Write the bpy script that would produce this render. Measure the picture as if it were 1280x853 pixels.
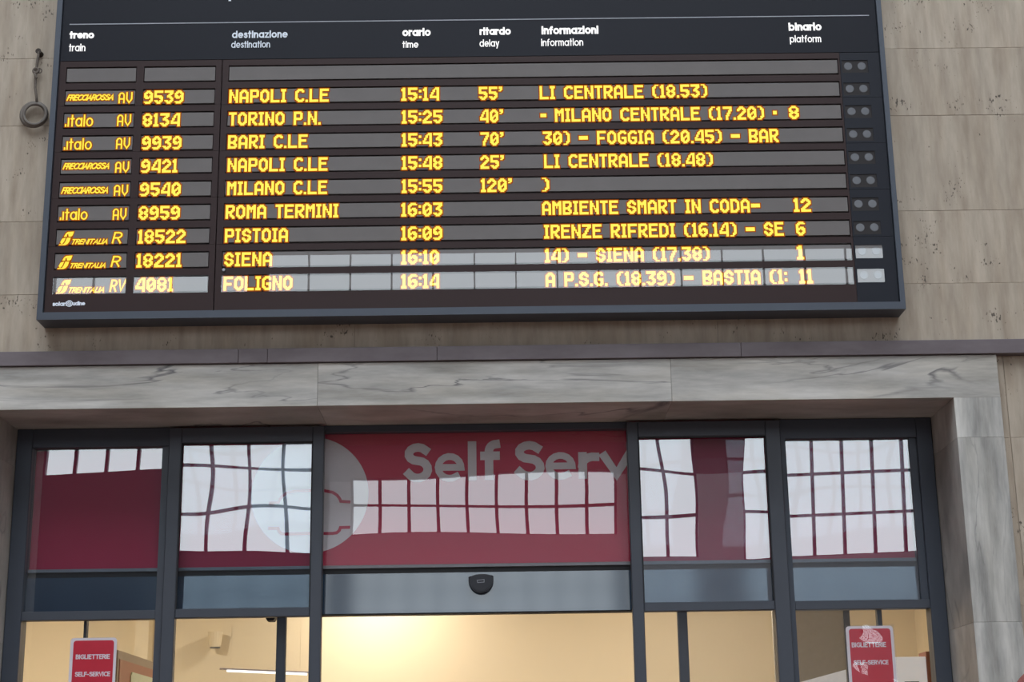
import bpy, bmesh, math, random
from mathutils import Vector, Matrix

for o in list(bpy.data.objects):
    bpy.data.objects.remove(o)
sc = bpy.context.scene
COL = sc.collection
random.seed(7)

# ------------------------------------------------------------------ camera
cam_d = bpy.data.cameras.new('camera')
cam = bpy.data.objects.new('camera', cam_d)
COL.objects.link(cam)
cam_d.sensor_fit = 'HORIZONTAL'
cam_d.sensor_width = 36.0
cam_d.lens = 2014.58 / 1280.0 * 36.0
cam_d.clip_end = 300
PITCH, YAW, ROLL = 0.267425, 0.0076819, -0.0148099
fwd = Vector((math.sin(YAW) * math.cos(PITCH), math.cos(YAW) * math.cos(PITCH), math.sin(PITCH)))
r0 = Vector((math.cos(YAW), -math.sin(YAW), 0))
u0 = r0.cross(fwd)
rt = math.cos(ROLL) * r0 + math.sin(ROLL) * u0
up = rt.cross(fwd)
cam.matrix_world = Matrix(((rt.x, up.x, -fwd.x, 0), (rt.y, up.y, -fwd.y, 0), (rt.z, up.z, -fwd.z, 1.6), (0, 0, 0, 1)))
sc.camera = cam

# ------------------------------------------------------------------ sky, exposure
SKY = 4.6
w = bpy.data.worlds.new('sky')
sc.world = w
w.use_nodes = True
bg = w.node_tree.nodes['Background']
bg.inputs[0].default_value = (0.84, 0.93, 1.0, 1)
bg.inputs[1].default_value = SKY
sc.view_settings.view_transform = 'Standard'
sc.view_settings.look = 'None'
sc.view_settings.exposure = 0.0
sc.view_settings.gamma = 1.0
sc.view_settings.use_curve_mapping = False


def portal(name, loc, rot, sx, sy):
    l = bpy.data.lights.new(name, 'AREA')
    l.shape = 'RECTANGLE'
    l.size = sx
    l.size_y = sy
    l.cycles.is_portal = True
    o = bpy.data.objects.new(name, l)
    COL.objects.link(o)
    o.location = loc
    o.rotation_euler = rot
    return o


SKYL = (-9.0, 9.0, -12.0, 4.2)      # roof light opening x0 x1 y0 y1
ROOF = 17.0
portal('sky_portal', ((SKYL[0] + SKYL[1]) / 2, (SKYL[2] + SKYL[3]) / 2, ROOF + .3), (0, 0, 0), SKYL[1] - SKYL[0], SKYL[3] - SKYL[2])


def lamp(name, loc, power, col, size, rot=(0, 0, 0), spread=math.pi):
    l = bpy.data.lights.new(name, 'AREA')
    l.shape = 'DISK'
    l.size = size
    l.energy = power
    l.color = col
    l.spread = spread
    o = bpy.data.objects.new(name, l)
    COL.objects.link(o)
    o.location = loc
    o.rotation_euler = rot
    return o


WARM = (1.0, 0.91, 0.80)
LAMPS = [(-0.85, 10.45), (1.25, 9.6), (-2.7, 9.3), (0.2, 8.6)]  # third downlight is unseen, added to brighten the left wall


# ------------------------------------------------------------------ materials
def nt(name):
    m = bpy.data.materials.new(name)
    m.use_nodes = True
    t = m.node_tree
    b = t.nodes['Principled BSDF']
    return m, t, b


def N(t, typ, **kw):
    n = t.nodes.new(typ)
    for k, v in kw.items():
        if k.startswith('i_'):
            n.inputs[k[2:]].default_value = v
        else:
            setattr(n, k, v)
    return n


def srgb(r, g, b):
    f = lambda c: c / 255 / 12.92 if c / 255 <= .04045 else ((c / 255 + .055) / 1.055) ** 2.4
    return (f(r), f(g), f(b), 1)


def mat(name, col, rough=.5, metal=0.0, emit=None, es=0.0, noise=0.06, scale=30.0, spec=.5, coat=0.0, bump=0.0):
    """plain procedural material with a little noise in colour and roughness"""
    m, t, b = nt(name)
    b.inputs['Roughness'].default_value = rough
    b.inputs['Metallic'].default_value = metal
    b.inputs['Specular IOR Level'].default_value = spec
    b.inputs['Coat Weight'].default_value = coat
    tc = N(t, 'ShaderNodeNewGeometry')
    nz = N(t, 'ShaderNodeTexNoise')
    nz.inputs['Scale'].default_value = scale
    nz.inputs['Detail'].default_value = 4
    t.links.new(tc.outputs['Position'], nz.inputs['Vector'])
    mp = N(t, 'ShaderNodeMapRange')
    mp.inputs['To Min'].default_value = 1 - noise * 2
    mp.inputs['To Max'].default_value = 1 + noise * 2
    t.links.new(nz.outputs['Fac'], mp.inputs['Value'])
    mx = N(t, 'ShaderNodeVectorMath', operation='SCALE')
    mx.inputs[0].default_value = col[:3]
    t.links.new(mp.outputs[0], mx.inputs['Scale'])
    t.links.new(mx.outputs[0], b.inputs['Base Color'])
    if bump:
        bp = N(t, 'ShaderNodeBump')
        bp.inputs['Strength'].default_value = bump
        bp.inputs['Distance'].default_value = .01
        t.links.new(nz.outputs['Fac'], bp.inputs['Height'])
        t.links.new(bp.outputs[0], b.inputs['Normal'])
    if emit:
        b.inputs['Emission Color'].default_value = emit
        b.inputs['Emission Strength'].default_value = es
    return m


def stone(name, c_dark, c_light, stretch, vein_scale, pits=True, vein=None, vein_amt=.5, rough=.6, c_var=None):
    """stone: noise stretched along the bedding, fine pits, optional dark veins, and a tone that varies slab by slab"""
    m, t, b = nt(name)
    b.inputs['Roughness'].default_value = rough
    b.inputs['Specular IOR Level'].default_value = .3
    g = N(t, 'ShaderNodeNewGeometry')
    oi = N(t, 'ShaderNodeObjectInfo')
    mv = N(t, 'ShaderNodeVectorMath', operation='MULTIPLY')
    mv.inputs[1].default_value = stretch
    t.links.new(g.outputs['Position'], mv.inputs[0])
    sh = N(t, 'ShaderNodeVectorMath', operation='SCALE')
    sh.inputs[0].default_value = (7, 3, 5)
    t.links.new(oi.outputs['Random'], sh.inputs['Scale'])
    ad = N(t, 'ShaderNodeVectorMath', operation='ADD')
    t.links.new(mv.outputs[0], ad.inputs[0])
    t.links.new(sh.outputs[0], ad.inputs[1])
    n1 = N(t, 'ShaderNodeTexNoise')
    n1.inputs['Scale'].default_value = vein_scale
    n1.inputs['Detail'].default_value = 8
    n1.inputs['Roughness'].default_value = .62
    t.links.new(ad.outputs[0], n1.inputs['Vector'])
    rp = N(t, 'ShaderNodeValToRGB')
    rp.color_ramp.elements[0].position = .3
    rp.color_ramp.elements[1].position = .7
    rp.color_ramp.elements[0].color = c_dark
    rp.color_ramp.elements[1].color = c_light
    t.links.new(n1.outputs['Fac'], rp.inputs[0])
    col = rp.outputs[0]
    if c_var:
        n3 = N(t, 'ShaderNodeTexNoise')
        n3.inputs['Scale'].default_value = 2.2
        n3.inputs['Detail'].default_value = 3
        t.links.new(ad.outputs[0], n3.inputs['Vector'])
        r3 = N(t, 'ShaderNodeValToRGB')
        r3.color_ramp.elements[0].position = .42
        r3.color_ramp.elements[1].position = .68
        t.links.new(n3.outputs['Fac'], r3.inputs[0])
        mx = N(t, 'ShaderNodeMix', data_type='RGBA')
        mx.blend_type = 'MULTIPLY'
        t.links.new(r3.outputs[0], mx.inputs['Factor'])
        t.links.new(col, mx.inputs['A'])
        mx.inputs['B'].default_value = c_var
        col = mx.outputs['Result']
    if vein:
        nv = N(t, 'ShaderNodeTexNoise')
        nv.inputs['Scale'].default_value = vein_scale * .35
        nv.inputs['Detail'].default_value = 5
        nv.inputs['Distortion'].default_value = 1.2
        t.links.new(ad.outputs[0], nv.inputs['Vector'])
        rv = N(t, 'ShaderNodeValToRGB')
        e = rv.color_ramp.elements
        e[0].position = .488
        e[0].color = (0, 0, 0, 1)
        e[1].position = .5
        e[1].color = (1, 1, 1, 1)
        e2 = rv.color_ramp.elements.new(.515)
        e2.color = (0, 0, 0, 1)
        t.links.new(nv.outputs['Fac'], rv.inputs[0])
        # veins come and go
        nm = N(t, 'ShaderNodeTexNoise')
        nm.inputs['Scale'].default_value = vein_scale * .5
        t.links.new(ad.outputs[0], nm.inputs['Vector'])
        rm = N(t, 'ShaderNodeMapRange')
        rm.inputs['From Min'].default_value = .45
        rm.inputs['From Max'].default_value = .7
        rm.inputs['To Max'].default_value = vein_amt
        t.links.new(nm.outputs['Fac'], rm.inputs['Value'])
        mm = N(t, 'ShaderNodeMath', operation='MULTIPLY')
        t.links.new(rv.outputs[0], mm.inputs[0])
        t.links.new(rm.outputs[0], mm.inputs[1])
        mx = N(t, 'ShaderNodeMix', data_type='RGBA')
        t.links.new(mm.outputs[0], mx.inputs['Factor'])
        t.links.new(col, mx.inputs['A'])
        mx.inputs['B'].default_value = vein
        col = mx.outputs['Result']
    if pits:
        mv2 = N(t, 'ShaderNodeVectorMath', operation='MULTIPLY')
        mv2.inputs[1].default_value = (120, 60, 55)
        t.links.new(g.outputs['Position'], mv2.inputs[0])
        n2 = N(t, 'ShaderNodeTexNoise')
        n2.inputs['Scale'].default_value = 1.0
        n2.inputs['Detail'].default_value = 2
        t.links.new(mv2.outputs[0], n2.inputs['Vector'])
        n4 = N(t, 'ShaderNodeTexNoise')
        n4.inputs['Scale'].default_value = 9
        t.links.new(g.outputs['Position'], n4.inputs['Vector'])
        ml = N(t, 'ShaderNodeMath', operation='MULTIPLY')
        t.links.new(n2.outputs['Fac'], ml.inputs[0])
        t.links.new(n4.outputs['Fac'], ml.inputs[1])
        r2 = N(t, 'ShaderNodeMapRange')
        r2.inputs['From Min'].default_value = .392
        r2.inputs['From Max'].default_value = .45
        r2.inputs['To Max'].default_value = .85
        t.links.new(ml.outputs[0], r2.inputs['Value'])
        mx = N(t, 'ShaderNodeMix', data_type='RGBA')
        t.links.new(r2.outputs[0], mx.inputs['Factor'])
        t.links.new(col, mx.inputs['A'])
        mx.inputs['B'].default_value = (.05, .04, .032, 1)
        col = mx.outputs['Result']
    # slab to slab tone
    mr = N(t, 'ShaderNodeMapRange')
    mr.inputs['To Min'].default_value = .95
    mr.inputs['To Max'].default_value = 1.05
    t.links.new(oi.outputs['Random'], mr.inputs['Value'])
    sc_ = N(t, 'ShaderNodeVectorMath', operation='SCALE')
    t.links.new(col, sc_.inputs[0])
    t.links.new(mr.outputs[0], sc_.inputs['Scale'])
    t.links.new(sc_.outputs[0], b.inputs['Base Color'])
    bp = N(t, 'ShaderNodeBump')
    bp.inputs['Strength'].default_value = .15
    bp.inputs['Distance'].default_value = .01
    t.links.new(n1.outputs['Fac'], bp.inputs['Height'])
    t.links.new(bp.outputs[0], b.inputs['Normal'])
    return m


def glass(name, tint, ior):
    m = bpy.data.materials.new(name)
    m.use_nodes = True
    t = m.node_tree
    t.nodes.clear()
    out = N(t, 'ShaderNodeOutputMaterial')
    mx = N(t, 'ShaderNodeMixShader')
    tr = N(t, 'ShaderNodeBsdfTransparent')
    gl = N(t, 'ShaderNodeBsdfAnisotropic')
    gl.inputs['Roughness'].default_value = 0.0
    gl.inputs['Color'].default_value = (1, 1, 1, 1)
    tr.inputs[0].default_value = tint
    # Schlick reflectance, the same from either side of the sheet
    ge = N(t, 'ShaderNodeNewGeometry')
    dt = N(t, 'ShaderNodeVectorMath', operation='DOT_PRODUCT')
    t.links.new(ge.outputs['Incoming'], dt.inputs[0])
    t.links.new(ge.outputs['Normal'], dt.inputs[1])
    ab = N(t, 'ShaderNodeMath', operation='ABSOLUTE')
    t.links.new(dt.outputs['Value'], ab.inputs[0])
    om = N(t, 'ShaderNodeMath', operation='SUBTRACT')
    om.inputs[0].default_value = 1.0
    om.use_clamp = True
    t.links.new(ab.outputs[0], om.inputs[1])
    pw = N(t, 'ShaderNodeMath', operation='POWER')
    t.links.new(om.outputs[0], pw.inputs[0])
    pw.inputs[1].default_value = 5.0
    R0 = ((ior - 1) / (ior + 1)) ** 2
    ma = N(t, 'ShaderNodeMath', operation='MULTIPLY_ADD')
    t.links.new(pw.outputs[0], ma.inputs[0])
    ma.inputs[1].default_value = 1 - R0
    ma.inputs[2].default_value = R0
    t.links.new(ma.outputs[0], mx.inputs[0])
    t.links.new(tr.outputs[0], mx.inputs[1])
    t.links.new(gl.outputs[0], mx.inputs[2])
    t.links.new(mx.outputs[0], out.inputs[0])
    return m


def emitter(name, col, s):
    m = bpy.data.materials.new(name)
    m.use_nodes = True
    t = m.node_tree
    t.nodes.clear()
    out = N(t, 'ShaderNodeOutputMaterial')
    e = N(t, 'ShaderNodeEmission')
    e.inputs[0].default_value = col
    e.inputs[1].default_value = s
    t.links.new(e.outputs[0], out.inputs[0])
    return m


M = {}
M['travertine'] = stone('travertine', srgb(166, 152, 137), srgb(196, 182, 166), (8, 2, 1.3), 2.6, c_var=(.88, .85, .82, 1))
M['marble_h'] = stone('marble_lintel', srgb(150, 147, 144), srgb(216, 211, 206), (1.0, 2, 7), 1.9, pits=False, vein=srgb(80, 78, 84), vein_amt=.85, rough=.45, c_var=(.88, .86, .82, 1))
M['marble_v'] = stone('marble_jamb', srgb(140, 138, 136), srgb(222, 218, 213), (7, 2, 1.0), 1.8, pits=False, vein=srgb(85, 84, 90), vein_amt=.7, rough=.45, c_var=(.85, .84, .82, 1))
M['band'] = stone('band_stone', srgb(102, 92, 96), srgb(126, 117, 121), (1.5, 2, 4), 1.8, pits=False, rough=.5)
M['plaster'] = mat('hall_plaster', srgb(150, 138, 122), .9, scale=3)
M['hall_dark'] = mat('hall_roof_paint', srgb(100, 95, 96), .9, scale=3)
M['white_plaster'] = mat('white_plaster', srgb(226, 222, 228), .9, scale=3, noise=.03)
M['floor'] = mat('hall_floor_stone', srgb(124, 104, 94), .5, scale=4)
M['cream'] = mat('cream_wall_paint', srgb(232, 218, 188), .85, noise=.02, scale=2)
M['frame'] = mat('frame_paint', srgb(72, 76, 86), .42, metal=.15, noise=.04, scale=8)
M['frame_dark'] = mat('dark_frame_paint', srgb(66, 72, 84), .45, metal=.1, noise=.04, scale=8)
M['gasket'] = mat('black_gasket', srgb(22, 22, 26), .6)
M['glass'] = glass('side_glass', (.78, .86, .92, 1), 2.12)
M['glass_back'] = glass('inner_glass_layer', (.95, .97, .98, 1), 1.38)
M['glass_c'] = glass('centre_glass', (.95, .95, .95, 1), 1.85)
M['glass_low'] = glass('door_glass', (.88, .88, .87, 1), 1.5)
M['red'] = mat('banner_red', srgb(192, 28, 74), .5, noise=.03, scale=3)
M['banner_white'] = mat('banner_lettering', srgb(222, 218, 224), .5, noise=.02)
M['header'] = mat('header_gloss', srgb(54, 70, 88), .07, noise=.03, scale=5, spec=.85)
M['header_lip'] = mat('header_lip', srgb(130, 130, 135), .4, metal=.3)
M['black_plastic'] = mat('black_plastic', srgb(34, 35, 44), .4)
M['grey_print'] = mat('grey_print', srgb(140, 142, 150), .5)
M['casing'] = mat('board_casing', srgb(74, 80, 92), .45, metal=.1, noise=.03, scale=6)
M['board_head'] = mat('board_header_panel', srgb(30, 31, 40), .4, spec=.2, noise=.05, scale=2)
M['board_rows'] = mat('board_row_panel', srgb(54, 38, 38), .45, spec=.25, noise=.05, scale=2)  # warm brown puts the amber glow of the letters into the colour
M['board_side'] = mat('board_lamp_panel', srgb(30, 32, 42), .45, spec=.25, noise=.05, scale=2)
M['slot'] = mat('slot_black', srgb(40, 34, 36), .6)
M['display'] = mat('display_grey', srgb(128, 122, 121), .6, noise=.04, scale=12)
M['board_glass'] = glass('board_glass', (.94, .94, .94, 1), 1.72)
M['lamp_lens'] = mat('lamp_lens', srgb(132, 134, 140), .25, noise=.06, scale=60, coat=.5)
M['led'] = emitter('led_amber', (1.0, .77, .10, 1), 1.4)
M['led_logo'] = emitter('led_amber_logo', (1.0, .75, .07, 1), 1.3)
M['led_glow'] = emitter('led_glow_orange', (.56, .105, .003, 1), .72)  # bloom round the letters, painted as a wider emissive layer
M['white_lit'] = emitter('header_lettering_lit', (1, 1, 1, 1), 1.25)
M['white_dim'] = mat('header_lettering', srgb(190, 196, 206), .5, emit=(.8, .87, 1, 1), es=.28)
M['rule'] = mat('header_rule', srgb(170, 172, 182), .5)
M['sign_red'] = mat('notice_red', srgb(200, 34, 58), .35, noise=.03)
M['sign_white'] = mat('notice_white', srgb(225, 218, 226), .4, noise=.02)
M['film'] = glass('film', (.97, .97, .97, 1), 1.7)
M['rope'] = mat('grey_rope', srgb(112, 102, 94), .9, scale=120, bump=.4)
M['ring'] = mat('weathered_rubber', srgb(116, 108, 102), .7, scale=40, bump=.2)
M['iron'] = mat('dark_iron', srgb(60, 50, 44), .6, metal=.3)
M['kiosk_grey'] = mat('kiosk_grey', srgb(120, 122, 122), .45)
M['kiosk_tan'] = mat('kiosk_tan', srgb(175, 158, 138), .5)
M['kiosk_brown'] = mat('kiosk_brown', srgb(190, 132, 108), .5)
M['kiosk_green'] = mat('kiosk_green', srgb(222, 235, 205), .4)
M['kiosk_mark'] = mat('kiosk_mark', srgb(70, 96, 50), .5)
M['white_board'] = mat('white_board', srgb(240, 240, 244), .4, emit=(.9, .95, 1, 1), es=.35)  # emission added to brighten the white sheets, no lamp in them
M['olive'] = mat('olive_zone_and_poster', srgb(165, 160, 148), .6)
M['wood'] = mat('brown_wood', srgb(150, 96, 72), .5)
M['tube'] = emitter('tube_reflection_glow', (1, .98, .92, 1), 2.5)
M['lampshade'] = emitter('downlight_disc', (1, .85, .6, 1), 6)
M['cap'] = mat('russet_wool', srgb(150, 84, 80), .95, scale=200, bump=.5)
M['jacket'] = mat('navy_jacket', srgb(44, 50, 66), .8, scale=60, bump=.2)
M['skin'] = mat('skin', srgb(205, 160, 135), .55, noise=.03)
M['trousers'] = mat('dark_trousers', srgb(40, 40, 46), .85)
M['shoe'] = mat('black_shoe', srgb(24, 22, 22), .5)

# ------------------------------------------------------------------ helpers
WL = {}


def root(name, loc, label=None, cat=None, group=None, kind=None):
    o = bpy.data.objects.new(name, None)
    o.empty_display_size = .1
    COL.objects.link(o)
    o.location = loc
    WL[o] = Vector(loc)
    if label:
        o['label'] = label
    if cat:
        o['category'] = cat
    if group:
        o['group'] = group
    if kind:
        o['kind'] = kind
    return o


def part(name, bm, m, parent=None, label=None, smooth=False, kind=None, cat=None, group=None):
    """bm is in world coordinates; origin goes to the middle of its bounds"""
    lo = Vector((1e9,) * 3)
    hi = Vector((-1e9,) * 3)
    for v in bm.verts:
        for k in range(3):
            lo[k] = min(lo[k], v.co[k])
            hi[k] = max(hi[k], v.co[k])
    c = (lo + hi) / 2
    for v in bm.verts:
        v.co -= c
    me = bpy.data.meshes.new(name)
    bm.to_mesh(me)
    bm.free()
    me.materials.append(M[m] if isinstance(m, str) else m)
    if smooth:
        for p in me.polygons:
            p.use_smooth = True
    o = bpy.data.objects.new(name, me)
    COL.objects.link(o)
    WL[o] = c
    if parent:
        o.parent = parent
        o.location = c - WL[parent]
    else:
        o.location = c
    if label:
        o['label'] = label
    if kind:
        o['kind'] = kind
    if cat:
        o['category'] = cat
    if group:
        o['group'] = group
    return o


def box(bm, x0, x1, y0, y1, z0, z1, bevel=0.0):
    vs = [bm.verts.new((x, y, z)) for x in (x0, x1) for y in (y0, y1) for z in (z0, z1)]
    fs = [(0, 1, 3, 2), (4, 6, 7, 5), (0, 4, 5, 1), (2, 3, 7, 6), (0, 2, 6, 4), (1, 5, 7, 3)]
    faces = [bm.faces.new([vs[i] for i in f]) for f in fs]
    if bevel > 0:
        es = set(e for f in faces for e in f.edges)
        bmesh.ops.bevel(bm, geom=list(es), offset=bevel, segments=1, affect='EDGES', profile=.5)
    return bm


def B(*a, bevel=0.0):
    return box(bmesh.new(), *a, bevel=bevel)


def cyl(bm, p0, p1, r0, r1=None, seg=16, caps=True):
    r1 = r0 if r1 is None else r1
    p0, p1 = Vector(p0), Vector(p1)
    d = (p1 - p0).normalized()
    a = d.orthogonal().normalized()
    b = d.cross(a)
    A = [bm.verts.new(p0 + r0 * (math.cos(2 * math.pi * i / seg) * a + math.sin(2 * math.pi * i / seg) * b)) for i in range(seg)]
    C = [bm.verts.new(p1 + r1 * (math.cos(2 * math.pi * i / seg) * a + math.sin(2 * math.pi * i / seg) * b)) for i in range(seg)]
    for i in range(seg):
        bm.faces.new((A[i], A[(i + 1) % seg], C[(i + 1) % seg], C[i]))
    if caps:
        bm.faces.new(A[::-1])
        bm.faces.new(C)
    return bm


def tube(bm, pts, r, seg=8):
    rings = []
    pts = [Vector(p) for p in pts]
    for i, p in enumerate(pts):
        d = (pts[min(i + 1, len(pts) - 1)] - pts[max(i - 1, 0)]).normalized()
        a = d.cross(Vector((0, 1, 0)))
        a = a.normalized() if a.length > .05 else d.orthogonal().normalized()
        b = d.cross(a)
        rr = r[i] if isinstance(r, (list, tuple)) else r
        rings.append([bm.verts.new(p + rr * (math.cos(2 * math.pi * k / seg) * a + math.sin(2 * math.pi * k / seg) * b)) for k in range(seg)])
    for i in range(len(rings) - 1):
        for k in range(seg):
            bm.faces.new((rings[i][k], rings[i][(k + 1) % seg], rings[i + 1][(k + 1) % seg], rings[i + 1][k]))
    bm.faces.new(rings[0][::-1])
    bm.faces.new(rings[-1])
    return bm


def torus(bm, c, R, r, nrm='y', S=36, s=10):
    V = []
    for i in range(S):
        a = 2 * math.pi * i / S
        row = []
        for k in range(s):
            b = 2 * math.pi * k / s
            rr = R + r * math.cos(b)
            row.append(bm.verts.new((c[0] + rr * math.cos(a), c[1] + r * math.sin(b), c[2] + rr * math.sin(a))))
        V.append(row)
    for i in range(S):
        for k in range(s):
            bm.faces.new((V[i][k], V[(i + 1) % S][k], V[(i + 1) % S][(k + 1) % s], V[i][(k + 1) % s]))
    return bm


def poly(bm, pts, y0, y1):
    """prism of an outline in xz, front at y0 (towards the camera), back at y1"""
    A = [bm.verts.new((x, y0, z)) for x, z in pts]
    C = [bm.verts.new((x, y1, z)) for x, z in pts]
    n = len(pts)
    bm.faces.new(A)
    bm.faces.new(C[::-1])
    for i in range(n):
        bm.faces.new((A[i], C[i], C[(i + 1) % n], A[(i + 1) % n]))
    return bm


# dot matrix glyphs, eleven rows each
G = {}


def g(ch, rows):
    G[ch] = rows.split()


g('N', '##...## ##...## ###..## ###..## ####.## ##.#.## ##.#### ##..### ##..### ##...## ##...##')
g('A', '..###.. .#####. ###.### ##...## ##...## ##...## ####### ####### ##...## ##...## ##...##')
g('P', '######. ####### ##...## ##...## ##...## ####### ######. ##..... ##..... ##..... ##.....')
g('O', '..###.. .#####. ###.### ##...## ##...## ##...## ##...## ##...## ###.### .#####. ..###..')
g('L', '##..... ##..... ##..... ##..... ##..... ##..... ##..... ##..... ##..... ####### #######')
g('I', '#### #### .##. .##. .##. .##. .##. .##. .##. #### ####')
g('C', '..####. .###### ###..## ##..... ##..... ##..... ##..... ##..... ###..## .###### ..####.')
g('E', '####### ####### ##..... ##..... ######. ######. ##..... ##..... ##..... ####### #######')
g('T', '###### ###### ..##.. ..##.. ..##.. ..##.. ..##.. ..##.. ..##.. ..##.. ..##..')
g('R', '######. ####### ##...## ##...## ##..### ######. #####.. ##.##.. ##.###. ##..### ##...##')
g('B', '######. ####### ##...## ##...## ##..### ######. ######. ##..### ##...## ####### ######.')
g('M', '##...## ###.### ####### ####### ##.#.## ##.#.## ##...## ##...## ##...## ##...## ##...##')
g('S', '..###.. .#####. ###.### ##...## ###.... .#####. ....### ##...## ###.### .#####. ..###..')
g('F', '####### ####### ##..... ##..... ##..... ######. ######. ##..... ##..... ##..... ##.....')
g('G', '..####. .###### ###..## ##..... ##..... ##.#### ##.#### ##...## ###..## .###### ..####.')
g('D', '#####.. ######. ##..### ##...## ##...## ##...## ##...## ##...## ##..### ######. #####..')
g('Z', '####### ####### ....### ...###. ...##.. ..###.. ..##... .###... ###.... ####### #######')
g('0', '..###.. .#####. ###.### ##...## ##..### ##.#### ####.## ###..## ###.### .#####. ..###..')
g('1', '.##. ###. ###. .##. .##. .##. .##. .##. .##. #### ####')
g('2', '..###.. .#####. ###.### ##...## ....### ...###. ..###.. .###... ###.... ####### #######')
g('3', '####### ####### ....### ...###. ..###.. ..####. ....### .....## ###.### .#####. ..###..')
g('4', '....### ...#### ..##.## ..##.## .##..## .##..## ##...## ####### ####### .....## .....##')
g('5', '####### ####### ##..... ##..... ######. ####### ....### .....## ###.### .#####. ..###..')
g('6', '..####. .###### ###.... ##..... ##.###. ####### ###.### ##...## ###.### .#####. ..###..')
g('7', '####### ####### .....## ....### ....##. ...###. ...##.. ..###.. ..##... ..##... ..##...')
g('8', '..###.. .#####. ##...## ##...## ###.### .#####. ###.### ##...## ###.### .#####. ..###..')
g('9', '..###.. .#####. ###.### ##...## ###.### ####### .###.## .....## ....### ######. .####..')
g(':', '.. .. ## ## .. .. .. ## ## .. ..')
g('.', '.. .. .. .. .. .. .. .. .. ## ##')
g("'", '### ### .## ##. ... ... ... ... ... ... ...')
g('(', '..### .##.. ###.. ##... ##... ##... ##... ##... ###.. .##.. ..###')
g(')', '###.. ..##. ..### ...## ...## ...## ...## ...## ..### ..##. ###..')
g('-', '....... ....... ....... ....... ####### ####### ####### ....... ....... ....... .......')
g('~', '... ... ... ... ### ### ### ... ... ... ...')
g(' ', '..... ..... ..... ..... ..... ..... ..... ..... ..... ..... .....')


def led_mesh(text, x0, x1, z0, h, yf, grow=0.0, d=.0015):
    """one bmesh of lit runs of dots"""
    wd = sum(len(G[c][0]) + 1 for c in text) - 1
    p = (x1 - x0) / wd
    q = h / 11
    bm = bmesh.new()
    x = 0
    for c in text:
        gl = G[c]
        for r, row in enumerate(gl):
            k = 0
            while k < len(row):
                if row[k] == '#':
                    j = k
                    while j < len(row) and row[j] == '#':
                        j += 1
                    box(bm, x0 + (x + k) * p - grow, x0 + (x + j) * p + grow, yf, yf + d,
                        z0 + (10 - r) * q - grow, z0 + (11 - r) * q + grow)
                    k = j
                else:
                    k += 1
        x += len(gl[0]) + 1
    return bm


# stroke letters
def arc(cx, cy, rx, ry, a0, a1, n=10):
    return [(cx + rx * math.cos(math.radians(a0 + (a1 - a0) * i / n)), cy + ry * math.sin(math.radians(a0 + (a1 - a0) * i / n))) for i in range(n + 1)]


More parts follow.
